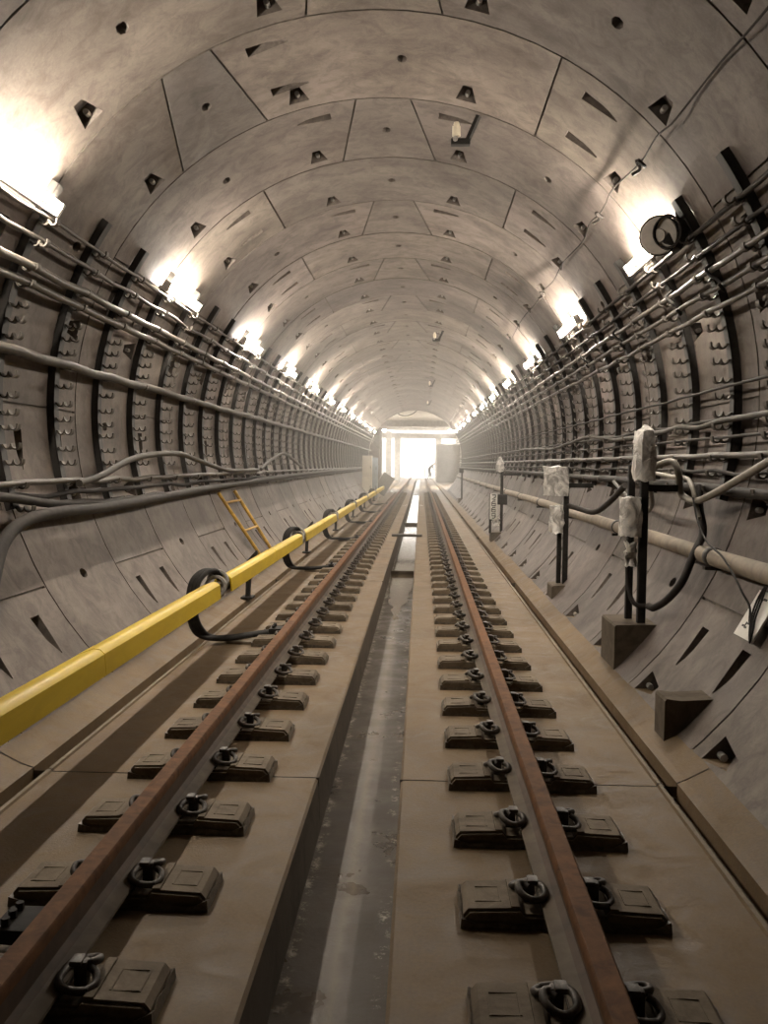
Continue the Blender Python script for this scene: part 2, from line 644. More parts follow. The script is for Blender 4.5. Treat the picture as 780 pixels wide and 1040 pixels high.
wm = MB()
rw = random.Random(5)
pl, prr = [], []
yy = 10.3
while yy < 52:
    w = min(1.0, max(.05, (yy - 10.2) / 2.6 + rw.uniform(-.16, .16)))
    w = 0.0 if len(pl) == 0 else w
    pl.append((TX - .01 - .17 * w + rw.uniform(-.012, .012) * (w > 0), yy))
    prr.append((TX - .01 + .20 * w + rw.uniform(-.012, .010) * (w > 0), yy))
    yy += .14
zw = DZ + .005
vs = [(x, y, zw) for x, y in pl] + [(x, y, zw) for x, y in prr]
n = len(pl)
wm.add(vs, [(i, n + i, n + i + 1, i + 1) for i in range(n - 1)])
tag(wm.build('drain_water', M['water'], merge=False), 'shallow shining water lying in the drain between the rails', 'water', kind='stuff')

# small sills crossing the drain
for yy_, zz, hh, nm in ((14.6, DZ + .035, .07, 'second'), (26.6, DZ + .04, .08, 'far')):
    s_ = MB()
    s_.box((TX, yy_, zz - .005), (.385, .07, hh), bev=.008)
    tag(s_.build('drain_sill', M['drainwall']), 'low concrete sill across the drain %s the dark plank' % ('in front of' if nm == 'second' else 'behind'), 'sill')
pk = MB()
pk.box((TX, 19.1, .027), (.66, .17, .05), bev=.006)
tag(pk.build('plank', M['wood']), 'dark plank laid across the drain between the rails', 'plank')

# unseen shell added around the lining, stops world light leaking in
sh = MB()
nn = 48
ro = R + .30
rows = [[(ro * cos(2 * pi * i / nn), y, AZ + ro * sin(2 * pi * i / nn)) for i in range(nn)] for y in (-4.1, END + .2)]
sh.add(rows[0] + rows[1], [(i, (i + 1) % nn, nn + (i + 1) % nn, nn + i) for i in range(nn)])
struct(sh.build('light_seal_shell', M['shell']))
sf = MB()  # unseen slab added under the chamber floor to block light leaks
sf.box((0, (END + 104) / 2, -.45), (8.2, 104 - END, .3))
struct(sf.build('light_seal_slab', M['shell']))

# unseen cap added behind the camera to shut out world light
bw = MB()
bw.prism([(R * 1.13 * cos(a * pi / 20), AZ + R * 1.13 * sin(a * pi / 20)) for a in range(40)], -3.95, -3.85)
struct(bw.build('light_seal_cap', M['shell']))

# ================================================================ RAILS
rail_prof = [(-.075, 0), (.075, 0), (.075, .011), (.030, .027), (.0095, .044), (.0095, .124), (.0375, .141), (.0375, .171), (.030, .18), (-.030, .18), (-.0375, .171), (-.0375, .141), (-.0095, .124), (-.0095, .044), (-.030, .027), (-.075, .011)]
rail_m = [2, 2, 2, 1, 1, 1, 0, 0, 0, 0, 0, 1, 1, 1, 2, 2]
for sg, side in ((-1, 'beside the yellow cover'), (1, 'on the pipe side of the drain')):
    xc = TX + sg * .7965
    rm = MB()
    rm.prism([(xc + a, .055 + b) for a, b in rail_prof], -3.5, 99.0, 'y', 1, rail_m, cuts=[i * 6.0 for i in range(0, 16)])
    tag(rm.build('steel_rail', [M['railtop'], M['railside'], M['foot']], angle=40), 'long rusty steel running rail ' + side, 'rail', 'running rails')


# ================================================================ RAIL BLOCKS
def block_parts():
    b = MB()
    hy = .112
    pf = [(-.345, -.03), (.345, -.03), (.345, .040), (.328, .060), (.155, .067), (.138, .046), (-.138, .046), (-.155, .067), (-.328, .060), (-.345, .040)]
    b.prism(pf, -hy + .012, hy - .012)
    b.prism([(x * .985, z if z < 0 else z - .010) for x, z in pf], -hy, hy)
    for sg in (-1, 1):      # shallow rectangular panel on each end
        for (cx, cy, dx, dy) in ((.215, 0, .006, .11), (.30, 0, .006, .11), (.2575, .052, .08, .006), (.2575, -.052, .08, .006)):
            b.box((sg * cx, cy, .0605 + (.3 - cx) * .04), (dx, dy, .006))
    boot = MB()
    rb = random.Random(11)
    per = []
    L, W = .352, .122
    for (x0, y0, x1, y1, n) in ((-L, -W, L, -W, 16), (L, -W, L, W, 7), (L, W, -L, W, 16), (-L, W, -L, -W, 7)):
        for i in range(n):
            t = i / n
            per.append((x0 + (x1 - x0) * t, y0 + (y1 - y0) * t))
    n = len(per)
    lo, up, inn = [], [], []
    for x, y in per:
        h = .021 + rb.uniform(-.006, .008)
        if abs(x) > L - .01:
            h += .014
        sx, sy = 1 + rb.uniform(-.006, .008), 1 + rb.uniform(-.02, .02)
        lo.append((x * 1.02, y * 1.03, -.03))
        up.append((x * sx, y * sy, h))
        inn.append((x * .965, y * .91, h - .008))
    boot.add(lo + up + inn, [(i, (i + 1) % n, n + (i + 1) % n, n + i) for i in range(n)] + [(n + i, n + (i + 1) % n, 2 * n + (i + 1) % n, 2 * n + i) for i in range(n)])
    pad = MB()
    pad.box((0, 0, .0505), (.155, .16, .009))
    # spring clip: a large open loop on the rail foot with a smaller curl above
    c = MB()
    p1 = smooth_path([(.150, -.072, .073), (.120, -.078, .075), (.080, -.070, .079), (.058, -.036, .081), (.056, 0, .083), (.060, .036, .083), (.085, .066, .083), (.120, .070, .088), (.148, .048, .102), (.150, .015, .112), (.130, .004, .112), (.112, .022, .106)], 4)
    c.tube(p1, .0125, 8)
    c.tube(smooth_path([(.150, -.072, .073), (.168, -.045, .078), (.160, -.015, .092), (.138, -.004, .104)], 4), .0115, 8)
    an = MB()
    an.box((.112, 0, .085), (.042, .036, .080), bev=.012)
    an.box((.100, 0, .120), (.040, .048, .020), bev=.009)
    sh = MB()
    sh.box((.168, 0, .068), (.030, .20, .008), bev=.003)
    ms = {
        'block': b.mesh('concrete_block', M['block'], angle=25),
        'boot': boot.mesh('rubber_boot', M['boot']),
        'pad': pad.mesh('rail_pad', M['pad']),
        'clip': c.mesh('spring_clip', M['clip'], angle=60),
        'anchor': an.mesh('clip_anchor', M['clip']),
        'strap': sh.mesh('insulator_strip', M['block']),
    }
    return ms


bmeshes = block_parts()


def make_block(loc, label, group):
    t = empty('rail_block', loc, label, 'rail block', group)
    for nm, key in (('concrete_block', 'block'), ('rubber_boot', 'boot'), ('rail_pad', 'pad')):
        link(bpy.data.objects.new(nm, bmeshes[key]), t)
    for sg in (0, 1):
        cl = link(bpy.data.objects.new('spring_clip', bmeshes['clip']), t)
        cl.location = (0, 0, -.003)
        cl.rotation_euler = (0, 0, pi * sg)
        link(bpy.data.objects.new('clip_anchor', bmeshes['anchor']), cl)
        st = link(bpy.data.objects.new('insulator_strip', bmeshes['strap']), t)
        st.rotation_euler = (0, 0, pi * sg)
    return t


NB = 72
for sg, side, dy in ((1, 'under the rail on the pipe side', 0.0), (-1, 'under the rail beside the yellow cover', .05)):
    g = 'rail blocks ' + side
    proto = None
    for k in range(-1, NB):
        y = 2.378 + .02 + SL * k + dy
        n_ = k + 2
        if n_ <= 20:
            lb = '%s rail block from the camera %s, with its clips' % (ORD[n_].capitalize(), side)
        else:
            lb = 'small distant rail block %s, past the twentieth' % side
        loc = (TX + sg * .7965, y, 0)
        if proto is None:
            o = proto = make_block(loc, lb, g)
        else:
            o = copy_tree(proto)
            o.location = loc
            o['label'] = lb

# ================================================================ CABLE BRACKETS WITH HOOKS
hookpts = [(0, .034), (.014, .034)] + [(.050 - .032 * cos(a), .034 - .032 * sin(a)) for a in [pi * i / 8 for i in range(1, 8)]] + [(.084, .044)] + \
          [(.120 - .034 * cos(a), .034 - .034 * sin(a)) for a in [pi * i / 8 for i in range(1, 8)]] + [(.156, .052)]
hk = MB()
hk.ribbon([(.030 + (x * .80), .034 + (z - .034) * .86) for x, z in hookpts], .010, -.026, .026)
hook_mesh = hk.mesh('cable_hook', M['hook'])

LEVELS = {-1: [3.19, 3.05, 2.89, 2.78, 2.64, 2.54, 2.43, 2.32, 2.17, 2.03, 1.91, 1.81, 1.68, 1.57, 1.41, 1.25],
          1: [3.17, 3.05, 2.90, 2.78, 2.66, 2.56, 2.44, 2.33, 2.20, 2.085, 1.96, 1.87, 1.78, 1.65, 1.54, 1.43]}


def strip_mesh(sg, t0, t1):
    """Curved dark strip of a bracket: an L section following the lining."""
    s = MB()
    n = 22
    for (ra, rb, ya, yb) in ((R - .004, R - .062, -.048, -.036), (R - .052, R - .062, -.048, .040)):
        rows = []
        for i in range(n + 1):
            th = radians(t0 + (t1 - t0) * i / n) * sg
            rows.append([(r * sin(th), y, AZ + r * cos(th)) for r, y in ((ra, ya), (rb, ya), (rb, yb), (ra, yb))])
        vs = [p for r_ in rows for p in r_]
        fs = []
        for i in range(n):
            for j in range(4):
                fs.append((i * 4 + j, i * 4 + (j + 1) % 4, (i + 1) * 4 + (j + 1) % 4, (i + 1) * 4 + j))
        fs += [(0, 1, 2, 3), tuple(n * 4 + q for q in range(4))]
        s.add(vs, fs)
    return s.mesh('curved_strip', M['strip'])


WALL = {-1: 'left wall', 1: 'right wall'}
sm = {-1: strip_mesh(-1, 55.5, 107), 1: strip_mesh(1, 55.3, 104.5)}
far_mesh = {}
for sg in (-1, 1):
    fb = MB()
    s0 = sm[sg]
    fb.v = [tuple(v.co) for v in s0.vertices]
    fb.f = [tuple(p.vertices) for p in s0.polygons]
    fb.m = [0] * len(fb.f)
    fb.t = [1] * len(fb.f)
    for z in LEVELS[sg]:
        if z > 2.8 or z < 1.3:
            continue
        w = wallx(z)
        fb.add([(sg * (w - .03 - v.co.x), v.co.y, z - .034 + v.co.z) for v in hook_mesh.vertices], [tuple(p.vertices) for p in hook_mesh.polygons], 1)
    far_mesh[sg] = fb.mesh('cable_bracket', [M['strip'], M['hook']])
BRY = {-1: [5.92 - BR + BR * k for k in range(-1, 47)], 1: [6.33 - BR + BR * k for k in range(-2, 46)]}
for sg in (-1, 1):
    proto = None
    g = 'cable brackets on the ' + WALL[sg]
    for i, y in enumerate([v for v in BRY[sg] if 4.2 < v < END - .3]):
        n_ = i + 1
        lb = ('%s curved dark cable bracket from the camera on the %s' % (ORD[n_].capitalize(), WALL[sg])) if n_ <= 18 else \
            'small distant curved cable bracket on the %s, past the eighteenth' % WALL[sg]
        if y < 27:
            if proto is None:
                t = proto = empty('cable_bracket', (0, y, 0), lb, 'cable bracket', g)
                link(bpy.data.objects.new('curved_strip', sm[sg]), t)
                for z in LEVELS[sg]:
                    h = link(bpy.data.objects.new('cable_hook', hook_mesh), t)
                    h.location = (sg * (wallx(z) - .030), 0, z - .034)
                    h.rotation_euler = (0, 0, pi if sg > 0 else 0)
            else:
                t = copy_tree(proto)
                t.location = (0, y, 0)
                t['label'] = lb
        else:
            o = link(bpy.data.objects.new('cable_bracket', far_mesh[sg]))
            o.location = (0, y, 0)
            tag(o, lb, 'cable bracket', g)


# ================================================================ CABLES ALONG THE WALLS
def wall_cable(sg, zs, r, mat, label, d=.15, y0=None, y1=None, sag=.02, jit=.012, seed=0, name='wall_cable', group=None, n=8):
    """zs: height, or list of (y, height) knots; lies in the outer cup of each hook and sags between."""
    rc = random.Random(seed)
    if not isinstance(zs, (list, tuple)):
        zs = [(0, zs), (60, zs)]

    def zat(y):
        if y <= zs[0][0]:
            return zs[0][1]
        for (a, za), (b, zb) in zip(zs[:-1], zs[1:]):
            if a <= y <= b:
                t = (y - a) / (b - a)
                t = t * t * (3 - 2 * t)
                return za + (zb - za) * t
        return zs[-1][1]
    ys = []
    y = y0 if y0 is not None else 2.9
    y1 = y1 if y1 is not None else END - .2
    step = BR / 2
    base = BRY[sg][0]
    pts = []
    k = int((y - base) / step)
    yv = base + k * step
    while yv < y1:
        if yv >= y:
            mid = k % 2
            z = zat(yv) - (sag * .45 * rc.uniform(.4, 1.3) if mid else 0) + rc.uniform(-jit, jit) * (.7 if mid else .3)
            x = sg * (wallx(zat(yv)) - d + rc.uniform(-jit, jit) * .6)
            pts.append((x, yv, z))
        yv += step
        k += 1
    c = MB()
    c.tube(smooth_path(pts, 2), r, n)
    return tag(c.build(name, mat, angle=60), label, 'cable', group)


L_ = 'cables on the left wall'
wall_cable(-1, 3.215, .014, M['cabled'], 'topmost thin cable on the left wall, just under the tube lamps', .10, seed=1, group=L_)
wall_cable(-1, 3.075, .018, M['cabled'], 'second cable down on the left wall, twisted under the lamps', .11, seed=2, jit=.03, group=L_)
wall_cable(-1, 2.89, .031, M['cabled'], 'third cable down on the left wall, thick and sagging', seed=3, sag=.03, group=L_)
wall_cable(-1, 2.78, .030, M['cabled'], 'fourth cable down on the left wall, close under the sagging one', seed=4, sag=.03, group=L_)
wall_cable(-1, 2.325, .039, M['cablem'], 'thick lone cable halfway up the left wall across the hook rows', seed=5, sag=.02, group=L_)
wall_cable(-1, 1.42, .023, M['cabled'], 'uppermost cable of the low bundle on the left wall', seed=6, sag=.02, jit=.02, group=L_)
wall_cable(-1, [(5, 1.36), (6.9, 1.24), (30, 1.30)], .032, M['cable'], 'middle black cable of the low bundle on the left wall', .16, seed=7, sag=.02, jit=.02, group=L_)
wall_cable(-1, 1.33, .020, M['cable'], 'thin dark cable behind the low bundle on the left wall', .09, seed=17, sag=.02, jit=.02, group=L_)
c = MB()
c.tube(smooth_path([(-2.00, 4.55, .52), (-2.18, 5.05, .82), (-2.27, 5.4, 1.06), (-2.29, 5.75, 1.17), (-2.285, 6.3, 1.20), (-2.29, 7.2, 1.19), (-2.29, 8.6, 1.21), (-2.31, 10.5, 1.245), (-2.32, 13, 1.27), (-2.32, 17, 1.31), (-2.33, 25, 1.345), (-2.33, 35, 1.36), (-2.33, END - .3, 1.37)], 8), .044, 10)
tag(c.build('wall_cable', M['cable'], angle=60), 'thickest black cable at the bottom of the left wall bundle, bending down in front', 'cable', L_)
c = MB()
c.tube(smooth_path([(-2.32, 6.75, 1.40), (-2.30, 7.2, 1.46), (-2.31, 7.85, 1.58), (-2.32, 8.6, 1.645), (-2.32, 9.6, 1.665), (-2.32, 10.4, 1.60), (-2.31, 11.5, 1.50), (-2.31, 12.4, 1.46), (-2.31, 14.2, 1.46)], 6), .030, 8)
tag(c.build('looped_cable', M['cablem'], angle=60), 'near cable arching up over the low bundle on the left wall', 'cable')
c = MB()
c.tube(smooth_path([(-2.31, 14.5, 1.47), (-2.31, 15.4, 1.62), (-2.32, 17.0, 1.76), (-2.31, 18.6, 1.60), (-2.31, 19.6, 1.48)], 6), .028, 8)
tag(c.build('looped_cable', M['cablem'], angle=60), 'farther cable arching up over the low bundle on the left wall', 'cable')

R_ = 'cables on the right wall'
wall_cable(1, 3.18, .017, M['cable'], 'topmost thin dark cable on the right wall, just under the tube lamps', .09, seed=21, jit=.006, sag=.008, group=R_)
wall_cable(1, 3.06, .015, M['cable'], 'second thin cable down on the right wall', .08, seed=22, jit=.006, sag=.008, group=R_)
wall_cable(1, 2.905, .021, M['cabled'], 'uppermost of three thick cables high on the right wall', seed=23, jit=.012, sag=.02, group=R_)
wall_cable(1, 2.785, .020, M['cabled'], 'middle one of three thick cables high on the right wall', seed=24, jit=.012, sag=.02, group=R_)
wall_cable(1, 2.665, .020, M['cabled'], 'lowest of three thick cables high on the right wall', seed=25, jit=.012, sag=.02, group=R_)
wall_cable(1, 2.135, .011, M['cable'], 'thin wire stretched across the hook rows of the right wall', .14, seed=26, jit=.006, sag=.01, group=R_)
wall_cable(1, [(3, 1.90), (7, 1.90), (9.3, 1.86), (11, 1.95), (14, 1.86), (18, 1.9), (60, 1.9)], .021, M['cablem'], 'wavy cable below the hook rows of the right wall', seed=27, jit=.02, sag=.02, group=R_)
wall_cable(1, [(3, 1.93), (7, 1.92), (12, 1.90), (60, 1.9)], .016, M['cable'], 'thin dark cable running with the wavy one on the right wall', .10, seed=28, jit=.02, sag=.02, group=R_)
wall_cable(1, 1.785, .011, M['cable'], 'thin wire just under the wavy cable on the right wall', .15, seed=29, jit=.012, sag=.01, group=R_)
wall_cable(1, 1.66, .022, M['cabled'], 'grey cable behind the wrapped boxes on the right wall', .15, seed=30, jit=.008, sag=.008, group=R_)
wall_cable(1, 1.55, .014, M['cable'], 'thin black cable between the grey cable and the black bar', .13, seed=31, jit=.02, sag=.02, group=R_)
wall_cable(1, [(3, 1.40), (8, 1.44), (60, 1.44)], .034, M['cable'], 'thick black cable behind the posts of the right wall', .15, seed=32, jit=.008, sag=.006, group=R_)
# tie hooks hanging between the three thick cables
for k_, y_ in enumerate((6.05, 7.0, 8.9, 10.7)):
    t_ = MB()
    x1, x2 = 2.300, 2.345
    t_.tube(smooth_path([(wallx(2.905) - .15, y_, 2.945), (wallx(2.9) - .19, y_, 2.90), (wallx(2.9) - .16, y_ - .03, 2.85), (wallx(2.82) - .15, y_ - .07, 2.81), (wallx(2.78) - .15, y_ - .12, 2.745), (wallx(2.78) - .19, y_ - .14, 2.78)], 4), .012, 6)
    tag(t_.build('cable_tie', M['black'], angle=60), '%s black tie strap between the thick cables high on the right wall' % ORD[k_ + 1], 'cable tie', 'tie straps on the right wall cables')

# ================================================================ TUBE LAMPS
def lamp_meshes(sg):
    th = radians(58.3) * sg
    c = Vector((sin(th), 0, cos(th)))
    tn = Vector((cos(th) * sg, 0, -sin(th) * sg))     # down the wall
    t = MB()
    o = c * (R - .105)
    t.tube([o + Vector((0, y, 0)) for y in (-.56, -.55, .55, .56)], [.018, .026, .026, .018], 10)
    h = MB()
    o2 = c * (R - .075) + tn * .060
    rot = Matrix(((tn.x, 0, c.x), (0, 1, 0), (tn.z, 0, c.z)))
    h.box(o2, (.03, 1.20, .06), rot=rot, bev=.006)
    ec = []
    for y in (-.585, .585):
        e = MB()
        e.box(o + tn * .02 + Vector((0, y, 0)), (.10, .035, .075), rot=rot, bev=.008)
        ec.append(e)
    b = []
    for y in (-.36, .36):
        e = MB()
        e.box(c * (R - .045) + tn * .060 + Vector((0, y, 0)), (.025, .03, .085), rot=rot)
        b.append(e)
    return t.mesh('lamp_tube', M['lamp'], angle=60), h.mesh('lamp_housing', M['housing']), [e.mesh('end_cap', M['housing']) for e in ec], [e.mesh('mounting_bracket', M['strip']) for e in b]


for sg, ys in ((-1, [5.35 + 3.733 * k for k in range(12)]), (1, [7.20 + 3.733 * k for k in range(12)])):
    tm, hm, em, bmm = lamp_meshes(sg)
    proto = None
    for i, y in enumerate(ys):
        if y > END - .8:
            break
        lb = '%s glowing tube lamp from the camera, high on the %s' % (ORD[i + 1].capitalize(), WALL[sg])
        if proto is None:
            t = proto = empty('tunnel_lamp', (0, y, AZ), lb, 'lamp', 'tube lamps on the ' + WALL[sg])
            link(bpy.data.objects.new('lamp_housing', hm), t)
            link(bpy.data.objects.new('lamp_tube', tm), t)
            for e in em:
                link(bpy.data.objects.new('end_cap', e), t)
            for e in bmm:
                link(bpy.data.objects.new('mounting_bracket', e), t)
        else:
            t = copy_tree(proto)
            t.location = (0, y, AZ)
            t['label'] = lb

# ================================================================ CONTACT RAIL WITH YELLOW COVER
cov = [(-1.500, .385), (-1.500, .490), (-1.480, .535), (-1.395, .567), (-1.360, .562), (-1.335, .540), (-1.328, .435), (-1.328, .424), (-1.342, .424), (-1.345, .525), (-1.375, .548), (-1.470, .522), (-1.486, .485), (-1.486, .385)]
gaps = [7.52 + 5.15 * k for k in range(-1, 6)]
starts = [-3.0] + [g + .22 for g in gaps]
ends = [g - .22 for g in gaps] + [40.6]
for i, (a, b) in enumerate(zip(starts, ends)):
    lb = '%s yellow cover length over the contact rail, counted from the camera' % ORD[i + 1].capitalize()
    t = empty('contact_rail', (-1.415, a, 0), lb, 'contact rail', 'contact rail lengths')
    cm = MB()
    cm.prism([(x + 1.415, z) for x, z in cov], 0, b - a)
    mid = (b - a) * .52 if i != 1 else 2.0
    cm.prism([((x + 1.415) * 1.015, (z - .47) * 1.03 + .47) for x, z in cov[:7]], mid, mid + .22)
    cm.build('cover', M['yellow'], t, angle=40)
    rr = MB()
    rr.prism([(-.04, .40), (.04, .40), (.04, .43), (.012, .44), (.012, .485), (.04, .49), (.04, .505), (-.04, .505), (-.04, .49), (-.012, .485), (-.012, .44), (-.04, .43)], -.12 if i else 0, b - a + (.12 if i < 7 else 0))
    rr.build('conductor_bar', M['steel'], t, angle=30)
    for q in [.07 if i == 1 else .45]:
        yb = (b - a) * q
        s_ = MB()
        s_.box((-.19, yb, .045), (.13, .20, .024), bev=.004)
        s_.prism([(-.215, .05), (-.165, .05), (-.150, .44), (-.075, .55), (-.090, .585), (-.200, .46)], yb - .03, yb + .03)
        s_.build('support_arm', M['black'], t)

# looping jumper cables at every gap
def jumper(y, i):
    ly = 2.448 + SL * (round((y + .25 - 2.448) / SL - .5) + .5) - y - .06
    t = empty('jumper_cable', (-1.42, y, 0), '%s bunch of black jumper cables looping at a cover gap, from the camera' % ORD[i + 1].capitalize(), 'cable', 'jumper cable loops')
    for q in (-1, 0, 1):
        o = .030 * q
        c = MB()
        pts = [(.0 + o * .4, .16, .54), (-.02 + o * .5, .12, .600), (-.06 + o, .04, .630), (-.10 + o, -.08, .620), (-.14 + o, -.17, .555), (-.16 + o, -.20, .43), (-.16 + o, -.19, .28), (-.13 + o, -.13, .14 + .012 * q),
               (-.06 + o * .5, -.05 + o, .060), (.10, -.03 + o * 1.3, .050), (.26, ly - .14 + o * 1.3, .052), (.46, ly + o * 1.3, .060)]
        c.tube(smooth_path(pts, 5), .022, 8)
        c.build('cable_strand', M['black'], t, angle=60)
    for yy_, dz in ((.10, 0), (.02, -.04)):
        k = MB()
        ring = [(.085 * cos(a) - .01, yy_ + .02 * sin(a), .53 + dz + .085 * sin(a)) for a in [2 * pi * j / 20 for j in range(20)]]
        k.tube(ring, .018, 6, closed=True)
        k.build('cable_clamp', M['steel'], t, angle=60)
    lg = MB()
    lg.box((.49, ly, .075), (.12, .16, .05), bev=.008)
    for q in (-1, 0, 1):
        lg.tube([(.47, ly + q * .05, .095), (.47, ly + q * .05, .125)], .014, 6)
    lg.build('terminal_lug', M['black'], t)
    st = MB()
    st.box((.27, -.02, .014), (.35, .06, .024), bev=.004)
    st.build('bond_plate', M['foot'], t)


for i, g in enumerate(gaps):
    jumper(g, i)

# ================================================================ YELLOW LADDER
t = empty('ladder', (-1.95, 12.5, .06), 'worn yellow ladder leaning against the left wall behind the yellow cover', 'ladder')
base = Vector((-1.95, 12.5, .06))
f0, f1 = Vector((-1.86, 12.38, .16)), Vector((-2.42, 11.90, 1.16))
g0, g1 = Vector((-1.86, 13.28, .16)), Vector((-2.42, 12.93, 1.16))
for a, b in ((f0, f1), (g0, g1)):
    r_ = MB()
    r_.tube([a - base, b - base], .026, 8)
    r_.build('side_rail', M['ladder'], t, angle=60)
for q in (.06, .46, .86):
    r_ = MB()
    r_.tube([f0.lerp(f1, q) - base, g0.lerp(g1, q) - base], .017, 8)
    r_.build('rung', M['ladder'], t, angle=60)

# ================================================================ PIPE
t = empty('drain_pipe', (0, 0, 0), 'long dusty beige pipe low along the right wall behind the posts', 'pipe')
pz = .985
px = wallx(pz) - .115
c = MB()
rp = random.Random(9)
c.tube([(px + rp.uniform(-.004, .004), y, pz + rp.uniform(-.006, .006)) for y in [2.5 + 1.2 * i for i in range(int((END - 3) / 1.2))]], .058, 14)
c.build('pipe', M['pipe'], t, angle=60)
for y in [5.85 + 2.8 * k for k in range(15)]:
    k_ = MB()
    k_.tube([(px, y - .035, pz), (px, y - .03, pz), (px, y + .03, pz), (px, y + .035, pz)], [.060, .066, .066, .060], 14)
    k_.build('pipe_clamp', M['strip'], t, angle=60)
    s_ = MB()
    s_.box((px + .04, y, pz - .075), (.20, .05, .022))
    s_.box((px + .105, y + .0, pz - .13), (.03, .16, .12), rot=Matrix.Rotation(radians(-22), 3, 'Y'))
    s_.build('pipe_support', M['strip'], t)


# ================================================================ POSTS WITH WRAPPED BOXES
def wrapped(center, size, seed, amp=.018, peak=None):
    rb = random.Random(seed)
    bm = bmesh.new()
    bmesh.ops.create_cube(bm, size=1)
    bmesh.ops.subdivide_edges(bm, edges=bm.edges[:], cuts=4, use_grid_fill=True)
    for v in bm.verts:
        p = v.co
        q = Vector((p.x * size[0], p.y * size[1], p.z * size[2]))
        n = p.normalized()
        w = sin(p.x * 9 + seed) * cos(p.z * 11 + seed * 2) + sin(p.y * 13 + p.z * 7)
        q += n * (amp * w * .5 + rb.uniform(-amp, amp) * .7)
        if abs(p.x) > .45 and abs(p.y) > .45:
            q -= Vector((p.x, p.y, 0)) * .035
        if peak and p.z > .4:
            q.z += peak * max(0, 1 - 2.2 * (Vector((p.x, p.y)).length))
            q.x *= .8
        v.co = q + Vector(center)
    bm.verts.index_update()
    m = MB()
    m.add([v.co.copy() for v in bm.verts], [tuple(v.index for v in f.verts) for f in bm.faces])
    bm.free()
    return m


def pedestal(parent, x0, x1, y0, y1, z0, z1):
    m = MB()
    xo = parent.location.x
    m.prism([(x0, z0), (1.80 - xo, z0), (wallx(z1) + .03 - xo, z1 + .008), (x0 + .012, z1), (x0, z1 - .012)], y0, y1)
    return m.build('pedestal', M['masonry2'], parent, angle=30)


M['masonry2'] = mat_concrete('pedestal_concrete', (.085, .067, .048), (.14, .112, .082), .9, streak=False, grain=30)

# nearest post
ty = Vector((1.92, 6.6, 0))
t = empty('signal_post', ty, 'tallest pair of black posts on a concrete pedestal with two plastic-wrapped boxes', 'post')
pd = pedestal(t, 1.775 - ty.x, 2.0 - ty.x, 6.40 - ty.y, 6.86 - ty.y, .02, .42)
m = MB(); m.box((1.985 - ty.x, 6.50 - ty.y, 1.05), (.058, .058, 1.36), bev=.006); m.build('post', M['black'], t)
m = MB(); m.box((1.935 - ty.x, 6.68 - ty.y, .98), (.050, .050, 1.22), bev=.006); m.build('post', M['black'], t)
m = wrapped((1.985 - ty.x, 6.52 - ty.y, 1.655), (.135, .21, .36), 3, .014, .05); m.build('wrapped_box', M['wrap'], t, angle=50)
m = wrapped((1.885 - ty.x, 6.47 - ty.y, 1.21), (.135, .19, .28), 5, .013); m.build('wrapped_box', M['wrap'], t, angle=50)
m = wrapped((1.90 - ty.x, 6.50 - ty.y, .93), (.07, .06, .16), 8, .02); m.build('loose_wrap', M['wrap'], t, angle=50)
m = MB(); m.tube(smooth_path([(1.935 - ty.x, 6.66 - ty.y, 1.2), (1.90 - ty.x, 6.60 - ty.y, .95), (1.90 - ty.x, 6.55 - ty.y, .70), (1.93 - ty.x, 6.48 - ty.y, .57), (2.02 - ty.x, 6.42 - ty.y, .56)], 5), .017, 8); m.build('cable_tail', M['cable'], t, angle=60)
m = MB(); m.box((2.10 - ty.x, 6.52 - ty.y, 1.42), (.26, .05, .05)); m.build('wall_arm', M['black'], t)

# middle post
ty = Vector((1.90, 9.8, 0))
t = empty('signal_post', ty, 'middle black posts between the two others, with a square plastic-wrapped box', 'post')
pedestal(t, 1.80 - ty.x, 2.0 - ty.x, 9.62 - ty.y, 9.98 - ty.y, .02, .26)
m = MB(); m.box((1.965 - ty.x, 9.80 - ty.y, .80), (.056, .056, 1.12), bev=.006); m.build('post', M['black'], t)
m = MB(); m.box((1.905 - ty.x, 9.86 - ty.y, .60), (.050, .050, .70), bev=.006); m.build('post', M['black'], t)
m = wrapped((1.845 - ty.x, 9.80 - ty.y, 1.405), (.26, .17, .32), 13, .014); m.build('wrapped_box', M['wrap'], t, angle=50)
m = wrapped((1.86 - ty.x, 9.78 - ty.y, .98), (.13, .12, .28), 15, .024); m.build('wrapped_box', M['wrap'], t, angle=50)
m = MB(); m.box((2.10 - ty.x, 9.82 - ty.y, 1.36), (.32, .05, .05)); m.build('wall_arm', M['black'], t)
m = MB(); m.tube(smooth_path([(1.97 - ty.x, 9.84 - ty.y, 1.14), (2.05 - ty.x, 9.6 - ty.y, 1.12), (2.16 - ty.x, 9.2 - ty.y, 1.10), (2.20 - ty.x, 8.7 - ty.y, 1.22), (2.24 - ty.x, 8.2 - ty.y, 1.40)], 5), .030, 8); m.build('cable_tail', M['cable'], t, angle=60)

